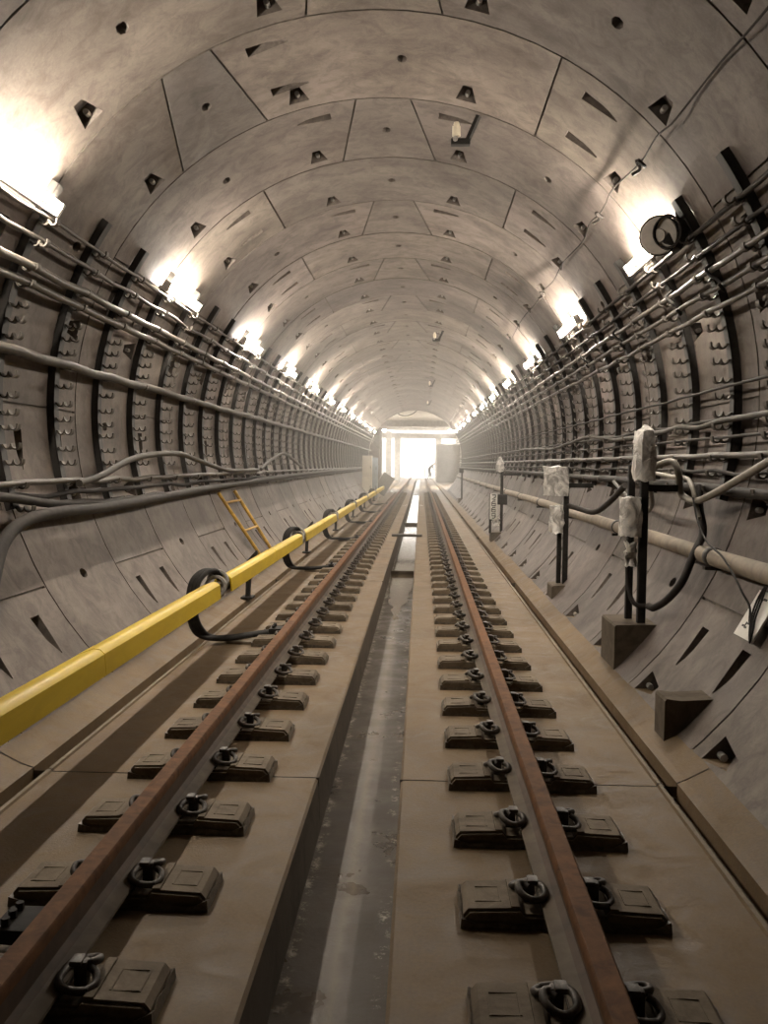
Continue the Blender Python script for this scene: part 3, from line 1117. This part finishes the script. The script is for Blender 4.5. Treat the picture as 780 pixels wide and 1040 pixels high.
# numbered post
ty = Vector((1.85, 17.3, 0))
t = empty('signal_post', ty, 'black posts carrying the white number plate reading 2669 and a black box', 'post')
pedestal(t, 1.735 - ty.x, 2.0 - ty.x, 17.22 - ty.y, 17.62 - ty.y, .02, .26)
m = MB(); m.box((1.725 - ty.x, 17.33 - ty.y, .63), (.045, .05, .78), bev=.005); m.build('post', M['black'], t)
m = MB(); m.box((1.95 - ty.x, 17.40 - ty.y, .90), (.055, .055, 1.40), bev=.005); m.build('post', M['black'], t)
m = MB(); m.box((1.785 - ty.x, 17.285 - ty.y, .765), (.145, .012, .50), bev=.003); plate = m.build('number_plate', M['white'], t)
m = MB(); m.box((1.955 - ty.x, 17.31 - ty.y, .905), (.19, .10, .20), bev=.008); m.build('junction_box', M['black'], t)
m = MB(); m.box((1.85 - ty.x, 17.34 - ty.y, .50), (.25, .03, .03)); m.build('cross_bar', M['black'], t)
m = wrapped((1.90 - ty.x, 17.36 - ty.y, 1.55), (.15, .12, .20), 23, .02, .14); m.build('wrapped_box', M['wrap'], t, angle=50)
m = MB(); m.box((2.14 - ty.x, 17.42 - ty.y, 1.40), (.36, .05, .05)); m.build('wall_arm', M['black'], t)
m = wrapped((1.84 - ty.x, 17.32 - ty.y, .47), (.12, .05, .16), 29, .02); m.build('loose_wrap', M['wrap'], t, angle=50)
SEG = {'2': [(0, 1), (.15, 1), (1, 1), (1, .55), (0, 0), (1, 0)], '6': [(.95, 1), (.3, 1), (0, .7), (0, 0), (1, 0), (1, .5), (0, .5)], '9': [(.05, 0), (.7, 0), (1, .3), (1, 1), (0, 1), (0, .5), (1, .5)]}
for q, ch in enumerate('2669'):
    d = MB()
    pts = [(a * .070 - .035 + 1.785 - ty.x, b * .088 + .905 - q * .122) for a, b in SEG[ch]]
    d.ribbon(pts, .020, 17.272 - ty.y, 17.2785 - ty.y)
    o = d.build('digit', M['ink'], plate)

# far thin post
ty = Vector((1.90, 33.8, 0))
t = empty('signal_post', ty, 'farthest thin dark post low on the right wall near the tunnel end', 'post')
pedestal(t, 1.80 - ty.x, 2.0 - ty.x, 33.7 - ty.y, 34.05 - ty.y, .02, .30)
m = MB(); m.box((.03, .05, .85), (.06, .06, 1.2), bev=.005); m.build('post', M['black'], t)
m = MB(); m.box((.0, .0, 1.36), (.16, .12, .18), bev=.01); m.build('junction_box', M['black'], t)

# empty pedestal
m = MB()
rb = random.Random(4)
m.prism([(1.712, .02), (1.80, .02), (wallx(.30) + .03, .30), (1.80, .285), (1.722, .295), (1.712, .28)], 4.84, 5.04)
tag(m.build('concrete_pedestal', M['masonry2'], angle=30), 'empty concrete pedestal at the floor edge with nothing standing on it', 'pedestal')

# white plate tied to the wall
th = radians(119.0)
rn = Vector((sin(th), 0, cos(th)))
tg = Vector((cos(th), 0, -sin(th)))
Mrot = Matrix(((tg.x, 0, rn.x), (0, 1, 0), (tg.z, 0, rn.z)))
cpl = rn * (R - .055) + Vector((0, 4.925, AZ))
t = empty('wall_sign', cpl, 'white tied-on plate with faded marks low on the right wall', 'sign')
m = MB(); m.box((0, 0, 0), (.29, .27, .012), rot=Mrot, bev=.003); m.build('sign_plate', M['white'], t)
mk = MB()
for (a, b, la, lb_) in ((-.10, .06, .012, .05), (-.10, -.01, .014, .045), (-.085, .02, .03, .010), (.07, .05, .035, .010), (.085, .035, .012, .028), (.06, .03, .010, .03), (.08, .075, .012, .022)):
    mk.box(Mrot @ Vector((a, b, -.0075)), (la, lb_, .003), rot=Mrot)
mk.build('faded_marks', M['ink'], t)
for q in (-1, 0, 1):
    w = MB()
    w.tube(smooth_path([Mrot @ Vector((-.17, .05 + q * .012, -.02)), Mrot @ Vector((-.08, .02 + q * .03, -.022)), Mrot @ Vector((.02, -.03 + q * .028, -.022)), Mrot @ Vector((.10, -.10 + q * .02, -.020)), Mrot @ Vector((.15, -.13, -.01))], 4), .0055, 6)
    w.build('tie_wire', M['black'], t, angle=60)
w = MB()
w.tube(smooth_path([(2.28, 6.3, 1.36), (2.27, 6.15, 1.20), (2.245, 5.85, 1.08), (2.205, 5.45, 1.03), (2.20, 5.2, .93), (2.20, 5.08, .86), (2.215, 5.0, .79), (2.195, 4.94, .71), (2.19, 4.88, .67)], 6), .007, 6)
tag(w.build('hanging_wire', M['black'], angle=60), 'thin black wire drooping over the pipe down to the white plate', 'wire')

# grey hose looping right of the nearest post
w = MB()
w.tube(smooth_path([(2.06, 6.72, 1.545), (2.16, 6.68, 1.60), (2.22, 6.60, 1.61), (2.25, 6.56, 1.52), (2.27, 6.58, 1.39), (2.30, 6.50, 1.345), (2.305, 6.30, 1.335), (2.31, 5.95, 1.40), (2.32, 5.45, 1.52), (2.31, 5.0, 1.62), (2.28, 4.5, 1.70)], 6), .026, 8)
tag(w.build('grey_hose', M['cablel'], angle=60), 'light grey hose curling from the nearest wrapped box along the right wall', 'hose')
w = MB()
w.tube(smooth_path([(2.36, 7.6, 1.52), (2.33, 7.0, 1.50), (2.30, 6.52, 1.49), (2.29, 6.35, 1.42), (2.30, 6.28, 1.30), (2.30, 6.2, 1.22)], 6), .017, 8)
tag(w.build('grey_hose', M['cablel'], angle=60), 'thin light hose bending down right of the thick grey hose', 'hose')
w = MB()
w.tube(smooth_path([(2.02, 6.42, .56), (2.03, 6.30, .57), (2.08, 6.14, .66), (2.15, 6.05, .80), (2.235, 6.10, .98), (2.325, 6.2, 1.12), (2.33, 6.3, 1.28), (2.35, 6.4, 1.44)], 6), .027, 8)
tag(w.build('bent_cable', M['cable'], angle=60), 'black cable sweeping from the nearest post up behind the pipe', 'cable')
w = MB()
w.tube(smooth_path([(2.33, 9.1, 1.42), (2.30, 8.4, 1.30), (2.26, 7.6, 1.20), (2.20, 7.1, 1.26), (2.10, 6.75, 1.40)], 6), .018, 8)
tag(w.build('bent_cable', M['cabled'], angle=60), 'grey cable drooping between the nearest and the middle post', 'cable')

# ================================================================ THINGS ON THE VAULT
for i, y in enumerate((7.45, 19.1, 30.2, 39.5)):
    t = empty('ceiling_bracket', (.70, y, 4.28), '%s black bracket under the vault holding a pale insulator' % ORD[i + 1].capitalize(), 'bracket', 'insulator brackets under the vault')
    m = MB()
    top = Vector((.10, .0, .205)); bot = Vector((.0, .04, -.01))
    d = (top - bot)
    rot = d.to_track_quat('Z', 'Y').to_matrix()
    m.box((top + bot) / 2, (.045, .03, d.length), rot=rot)
    m.box((-.055, .05, -.015), (.16, .07, .05), bev=.006)
    m.build('hanger', M['black'], t)
    m = MB()
    m.tube([(-.09, .05, .02), (-.09, .05, .035), (-.09, .05, .036), (-.09, .05, .115), (-.09, .05, .116), (-.09, .05, .128), (-.09, .05, .129), (-.09, .05, .150)], [.012, .012, .034, .034, .02, .02, .026, .02], 12)
    m.build('insulator', M['insul'], t, angle=40)
    m = MB()
    m.tube([(-.10, -.005, .0), (-.10, .01, .0)], .022, 8)
    m.build('bolt_head', M['bolt'], t)

# thin festoon wire along the vault
rw = random.Random(2)
kn = [(3.6, 48.7), (4.26, 48.5), (4.8, 47.8), (5.3, 47.6), (5.61, 47.6), (5.9, 46.9), (6.37, 47.2), (7.12, 45.9), (7.4, 46.4), (7.72, 46.6), (8.1, 46.1), (8.65, 47.0), (9.6, 46.2), (10.4, 46.9), (11.0, 46.4), (11.75, 46.7), (13.2, 46), (15, 46.8)]
pts = []
for y, a in kn:
    r_ = R - .025 - rw.uniform(0, .05)
    pts.append((r_ * sin(radians(a)), y, AZ + r_ * cos(radians(a))))
t = empty('festoon_wire', (0, 0, 0), 'thin kinked wire running along the vault above the right wall lamps', 'wire')
m = MB(); m.tube(smooth_path(pts, 4), .007, 6); m.build('wire', M['wire'], t, angle=60)
for y, a in ((6.37, 47.2), (7.72, 46.6), (11.2, 46.4)):
    r_ = R - .06
    c0 = Vector((r_ * sin(radians(a)), y, AZ + r_ * cos(radians(a))))
    m = MB()
    m.tube(smooth_path([c0 + Vector((-.03, -.06, .0)), c0 + Vector((.03, -.02, -.03)), c0 + Vector((-.02, .02, .02)), c0 + Vector((.02, .07, -.02)), c0 + Vector((-.03, .10, -.05))], 4), .013, 6)
    m.build('wire_knot', M['cable'], t, angle=60)

# round drum with coiled cable on top of the first right bracket in view
dc = Vector((2.03, 6.40, 3.215))
t = empty('drum_speaker', dc, 'round grey-faced black drum with a coiled cable high on the right wall', 'loudspeaker')
ax = Vector((-.45, -.86, -.22)).normalized()
def along(p, d):
    return p + ax * d
z0 = Vector((0, 0, 0))
m = MB(); m.tube([along(z0, -.05), along(z0, .0), along(z0, .05), along(z0, .055)], [.11, .135, .14, .13], 24); m.build('drum', M['black'], t, angle=40)
m = MB(); m.tube([along(z0, .056), along(z0, .062)], [.128, .122], 24); m.tube([along(z0, .062), along(z0, .075)], [.05, .045], 16); m.build('face', M['facegrey'], t, angle=40)
m = MB(); m.box((.10, -.02, .0), (.14, .14, .20), rot=Matrix.Rotation(.4, 3, 'Y'), bev=.015); m.build('driver_box', M['black'], t)
e1 = ax.cross(Vector((0, 0, 1))).normalized(); e2 = ax.cross(e1)
m = MB()
for q in range(2):
    c0 = along(Vector((.06, -.02, .02)), .085 + .012 * q)
    m.tube([c0 + e1 * (.085 + .01 * q) * cos(a) + e2 * (.115 - .01 * q) * sin(a) for a in [2 * pi * j / 28 for j in range(28)]], .0065, 6, closed=True)
m.build('coiled_cable', M['cable'], t, angle=60)
m = MB(); m.tube([(.06, .02, .05), (.12, .02, .12), (.10, -.02, .24)], .016, 6); m.build('mounting_arm', M['black'], t, angle=60)

# ================================================================ CABINETS, BOARD
def cabinet(name, label, loc, d, mat):
    t = empty(name, loc, label, 'cabinet', None)
    m = MB(); m.box((0, 0, d[2] / 2), d, bev=.012); m.build('cabinet_body', mat, t)
    for q in (0, 1):
        h = d[2] * .46
        m = MB(); m.box((0, -d[1] / 2 - .008, .06 + h / 2 + q * (h + .02)), (d[0] - .05, .016, h), bev=.005)
        dr = m.build('cabinet_door', mat, t)
        m = MB(); m.box((d[0] * .36, -d[1] / 2 - .022, .06 + h / 2 + q * (h + .02)), (.02, .02, .12)); m.build('door_handle', M['black'], dr)
    return t


cabinet('electrical_cabinet', 'tall cream cabinet against the left wall near the tunnel end', (-1.99, 38.2, .10), (.42, .40, 1.84), M['cream'])
cabinet('electrical_cabinet', 'tall blue-grey cabinet right behind the cream one', (-1.81, 39.2, .085), (.46, .50, 1.78), M['bluegrey'])
m = MB()
m.box((-1.45, 43.0, .60), (.62, .10, 1.02), rot=Matrix.Rotation(radians(32), 3, 'Y'), bev=.01)
tag(m.build('board', M['greyboard']), 'grey board leaning at a slant past the end of the yellow cover', 'board')

# ================================================================ CHAMBER BEYOND THE RINGS
CH = 4.95
pw = MB()      # portal wall around the ring mouth
n = 40
ring_p = [(R * sin(radians(-136 + 272 * i / n)), AZ + R * cos(radians(-136 + 272 * i / n))) for i in range(n + 1)]
outer = []
for x, z in ring_p:
    dx, dz = x, z - AZ
    s = min(3.6 / abs(dx) if abs(dx) > 1e-6 else 9e9, ((CH - AZ) / dz if dz > 1e-6 else (AZ + .3) / -dz if dz < -1e-6 else 9e9))
    outer.append((dx * s, AZ + dz * s))
for y in (END - .02, END + .25):
    pw.add([(x, y, z) for x, z in ring_p] + [(x, y, z) for x, z in outer], [(i, i + 1, n + 1 + i + 1, n + 1 + i) for i in range(n)])
pw.add([(x, END - .02, z) for x, z in ring_p] + [(x, END + .25, z) for x, z in ring_p], [(i, i + 1, n + 2 + i, n + 1 + i) for i in range(n)])
struct(pw.build('wall_portal', M['chamber']))
for sg, nm in ((-1, 'wall_chamber_left'), (1, 'wall_chamber_right')):
    m = MB(); m.box((sg * 3.75, (END + 100) / 2, 2.4), (.3, 100 - END, 5.2)); struct(m.build(nm, M['chamber']))
m = MB(); m.box((0, (END + 84) / 2, CH + .15), (7.8, 84 - END, .3)); struct(m.build('ceiling_chamber', M['chamber']))
tn_ = 0
def trim(c, d, mat):
    global tn_
    tn_ += 1
    m = MB(); m.box(c, d, bev=.02); struct(m.build('trim_%d' % tn_, mat))
trim((0, 55.0, 4.13), (7.2, .6, .36), M['frame'])
trim((0, 66.0, 4.30), (7.2, .5, .30), M['chamber'])
trim((.05, 82.0, 4.24), (7.1, .7, .46), M['frame'])
trim((-1.86, 82.0, 2.02), (.56, .6, 4.0), M['frame'])
trim((1.95, 82.0, 2.02), (.56, .6, 4.0), M['frame'])
trim((-2.16, 68.0, 2.1), (.42, .5, 4.0), M['frame'])
m = MB(); m.box((2.62, 76.0, 1.70), (1.9, 6.0, 3.17), bev=.02); struct(m.build('wall_partition', M['masonry']))
m = MB(); m.box((-2.60, 52.5, 1.95), (1.1, 3.0, 3.68), bev=.02); struct(m.build('wall_pillar', M['masonry']))
# drooping cable under the portal
m = MB(); m.tube(smooth_path([(-1.25, END + .3, 4.75), (-.95, END + .4, 4.40), (-.55, END + .4, 4.30), (-.1, END + .4, 4.45), (.2, END + .3, 4.75)], 6), .035, 8)
tag(m.build('drooping_cable', M['cable'], angle=60), 'dark cable drooping in a curve under the crown of the tunnel end', 'cable')
m = MB(); m.box((0, 131, 3.5), (30, .4, 9)); struct(m.build('wall_cutting', M['chamber']))
m = MB(); m.box((0, 117.6, -.12), (30, 27, .24)); struct(m.build('ground', M['chamber']))

for i, (x, y) in enumerate(((-2.9, 60.5), (2.9, 60.5), (-2.9, 75.5), (2.9, 75.5))):  # lights added to brighten the chamber and portal wall
    t = empty('fill_light', (x, y, 4.55), '%s added fill light under the ceiling of the bright chamber, %s side' % (('near', 'near', 'far', 'far')[i], ('left', 'right')[i % 2]), 'fill_light', 'added chamber fill lights')
    m = MB(); m.box((0, 0, .03), (.5, .5, .12), bev=.02); m.build('fill_light_body', M['housing'], t)
    m = MB(); m.box((0, 0, -.045), (.44, .44, .02)); m.build('fill_light_panel', M['fill_glow'], t)
    m = MB(); m.box((0, 0, .235), (.06, .06, .33)); m.build('hanger', M['black'], t)

# pale steel props standing in the bright cutting
t = empty('steel_prop', (.86, 112, 0), 'pale steel prop with a slanting arm standing in the bright opening', 'prop')
m = MB(); m.tube([(0, 0, 0), (0, 0, 3.0)], .13, 8); m.build('prop_post', M['steel'], t, angle=60)
m = MB(); m.tube([(.1, 0, 3.0), (-1.5, 0, 3.15)], .10, 8); m.build('prop_beam', M['steel'], t, angle=60)
m = MB(); m.tube([(.05, 0, 3.1), (.62, 0, 4.3)], .11, 8); m.build('prop_arm', M['steel'], t, angle=60)


# ================================================================ THE PERSON IN THE OPENING
def person(loc):
    t = empty('person', loc, 'person in dark work clothes bending forward on the track in the bright opening', 'person')
    V, E, RAD, MT = [], [], [], []

    def v(p, r):
        V.append(p); RAD.append(r); return len(V) - 1

    def e(a, b):
        E.append((a, b))
    pel = v((-.18, 0, .95), .165)
    w = v((-.14, 0, 1.08), .155); e(pel, w)
    ch = v((.02, 0, 1.28), .185); e(w, ch)
    nk0 = v((.15, 0, 1.40), .10); e(ch, nk0)
    nk = v((.22, 0, 1.44), .058); e(nk0, nk)
    h0 = v((.29, 0, 1.46), .085); e(nk, h0)
    h1 = v((.365, 0, 1.475), .098); e(h0, h1)
    h2 = v((.425, 0, 1.468), .080); e(h1, h2)
    for s in (-1, 1):
        hp = v((-.18, s * .10, .90), .120); e(pel, hp)
        kn = v((-.06 + s * .06, s * .12, .50), .085); e(hp, kn)
        an = v((-.20 + s * .12, s * .13, .10), .045); e(kn, an)
        toe = v((-.02 + s * .12, s * .14, .045), .042); e(an, toe)
        sh = v((.10, s * .20, 1.34), .085); e(ch, sh)
        el = v((.20, s * .25, 1.06), .058); e(sh, el)
        wr = v((.36, s * .20, .88), .032); e(el, wr)
        pm = v((.41, s * .19, .82), .036); e(wr, pm)
        for q, (dx, dy, ln) in enumerate(((.02, -.03, .075), (.03, -.01, .085), (.03, .012, .08), (.02, .03, .06))):
            f1 = v((.41 + dx + .01, s * .19 + dy, .82 - ln * .6), .009); e(pm, f1)
            f2 = v((.41 + dx - .01, s * .19 + dy, .82 - ln), .008); e(f1, f2)
        th_ = v((.37, s * .15, .80), .010); e(pm, th_)
        th2 = v((.385, s * .14, .765), .008); e(th_, th2)
    me = bpy.data.meshes.new('body')
    me.from_pydata(V, E, [])
    o = bpy.data.objects.new('body', me)
    link(o, t)
    me.materials.append(M['cloth'])
    sk = o.modifiers.new('Skin', 'SKIN')
    for i, d in enumerate(me.skin_vertices[0].data if me.skin_vertices else []):
        d.radius = (RAD[i], RAD[i])
    pass
    sk.use_smooth_shade = True
    o.modifiers.new('Sub', 'SUBSURF').levels = 1
    o.modifiers['Sub'].render_levels = 1
    return o, RAD


po, RAD = person((1.38, 90.0, .0))
# skin radii (the layer appears with the modifier)
if not po.data.skin_vertices:
    bpy.context.view_layer.objects.active = po
    po.select_set(True)
    bm = bmesh.new()
    bm.from_mesh(po.data)
    bm.verts.layers.skin.verify()
    bm.to_mesh(po.data)
    bm.free()
    po.select_set(False)
for i, d in enumerate(po.data.skin_vertices[0].data):
    d.radius = (RAD[i], RAD[i])
    d.use_root = (i == 0)
bpy.context.view_layer.update()
dg = bpy.context.evaluated_depsgraph_get()
bme = bpy.data.meshes.new_from_object(po.evaluated_get(dg))
po.modifiers.clear()
po.data = bme
bme.name = 'body'
bme.materials.clear()
bme.materials.append(M['cloth'])
bme.materials.append(M['skin'])
for p in bme.polygons:
    c = p.center
    p.material_index = 1 if (c.x > .235 and c.z > 1.33) or (c.x > .30 and c.z < .87 and c.z > .6) else 0
    p.use_smooth = True
pt = po.parent
f = MB()
f.tube([(.455, 0, 1.485), (.485, 0, 1.462), (.480, 0, 1.448)], [.012, .017, .010], 8)
f.build('nose', M['skin'], pt, angle=60)
f = MB()
for sg in (-1, 1):
    f.tube([(.449, sg * .034, 1.502), (.458, sg * .034, 1.502)], .011, 8)
f.box((.452, sg * 0, 1.425), (.016, .045, .009))
f.build('eyes_and_mouth', M['hair'], pt)
f = MB()
for sg in (-1, 1):
    f.tube([(.355, sg * .088, 1.49), (.350, sg * .105, 1.49)], [.026, .022], 10)
f.build('ears', M['skin'], pt, angle=60)
f = MB()
f.tube([(.255, 0, 1.50), (.285, 0, 1.535), (.335, 0, 1.555), (.385, 0, 1.55), (.425, 0, 1.525)], [.05, .082, .092, .080, .045], 12)
f.build('hair', M['hair'], pt, angle=60)
pt.scale = (1.15, 1.15, 1.12)

# ================================================================ DUST HAZE TOWARDS THE BRIGHT END
hz = bpy.data.materials.new('dust_haze')
hz.use_nodes = True
nt = hz.node_tree
nt.nodes.clear()
vo = N(nt, 'ShaderNodeVolumeScatter')
vo.inputs['Color'].default_value = (1, .96, .9, 1)
vo.inputs['Density'].default_value = .012
vo.inputs['Anisotropy'].default_value = .3
out = N(nt, 'ShaderNodeOutputMaterial')
nt.links.new(vo.outputs[0], out.inputs['Volume'])
m = MB()
m.prism([((R - .03) * sin(radians(-135 + 270 * i / 40)), AZ + (R - .03) * cos(radians(-135 + 270 * i / 40))) for i in range(41)], 12.0, 63.0)
ho = m.build('dust_haze', hz)
tag(ho, 'thin pale dust haze filling the far part of the tunnel', 'haze', kind='stuff')

# ================================================================ LIGHT, CAMERA, VIEW
w = bpy.data.worlds.new('World')
SC.world = w
w.use_nodes = True
bg = w.node_tree.nodes['Background']
bg.inputs[0].default_value = (1.0, .97, .93, 1)
bg.inputs[1].default_value = 6.0

cam = bpy.data.cameras.new('camera')
co = bpy.data.objects.new('camera', cam)
COL.objects.link(co)
cam.sensor_fit = 'HORIZONTAL'
cam.sensor_width = 36.0
cam.lens = 36.0 * 890.24 / 780.0
cam.clip_start = .05
cam.clip_end = 400
yaw, pit, rol = .041595, -.054436, .010339
# columns of the camera matrix: right, up, back
Rz = Matrix.Rotation(yaw, 3, 'Z')
Rx = Matrix.Rotation(pit, 3, 'X')
Ry = Matrix.Rotation(-rol, 3, 'Y')
B = Matrix(((1, 0, 0), (0, 0, -1), (0, 1, 0)))   # camera looks along +Y
co.matrix_world = Matrix.Translation((.3492, 0, 1.5737)) @ (Rz @ Rx @ Ry @ B).to_4x4()
SC.camera = co

vs_ = SC.view_settings
vs_.view_transform = 'Standard'
vs_.look = 'None'
vs_.gamma = 1
vs_.use_curve_mapping = False
vs_.exposure = 0.28
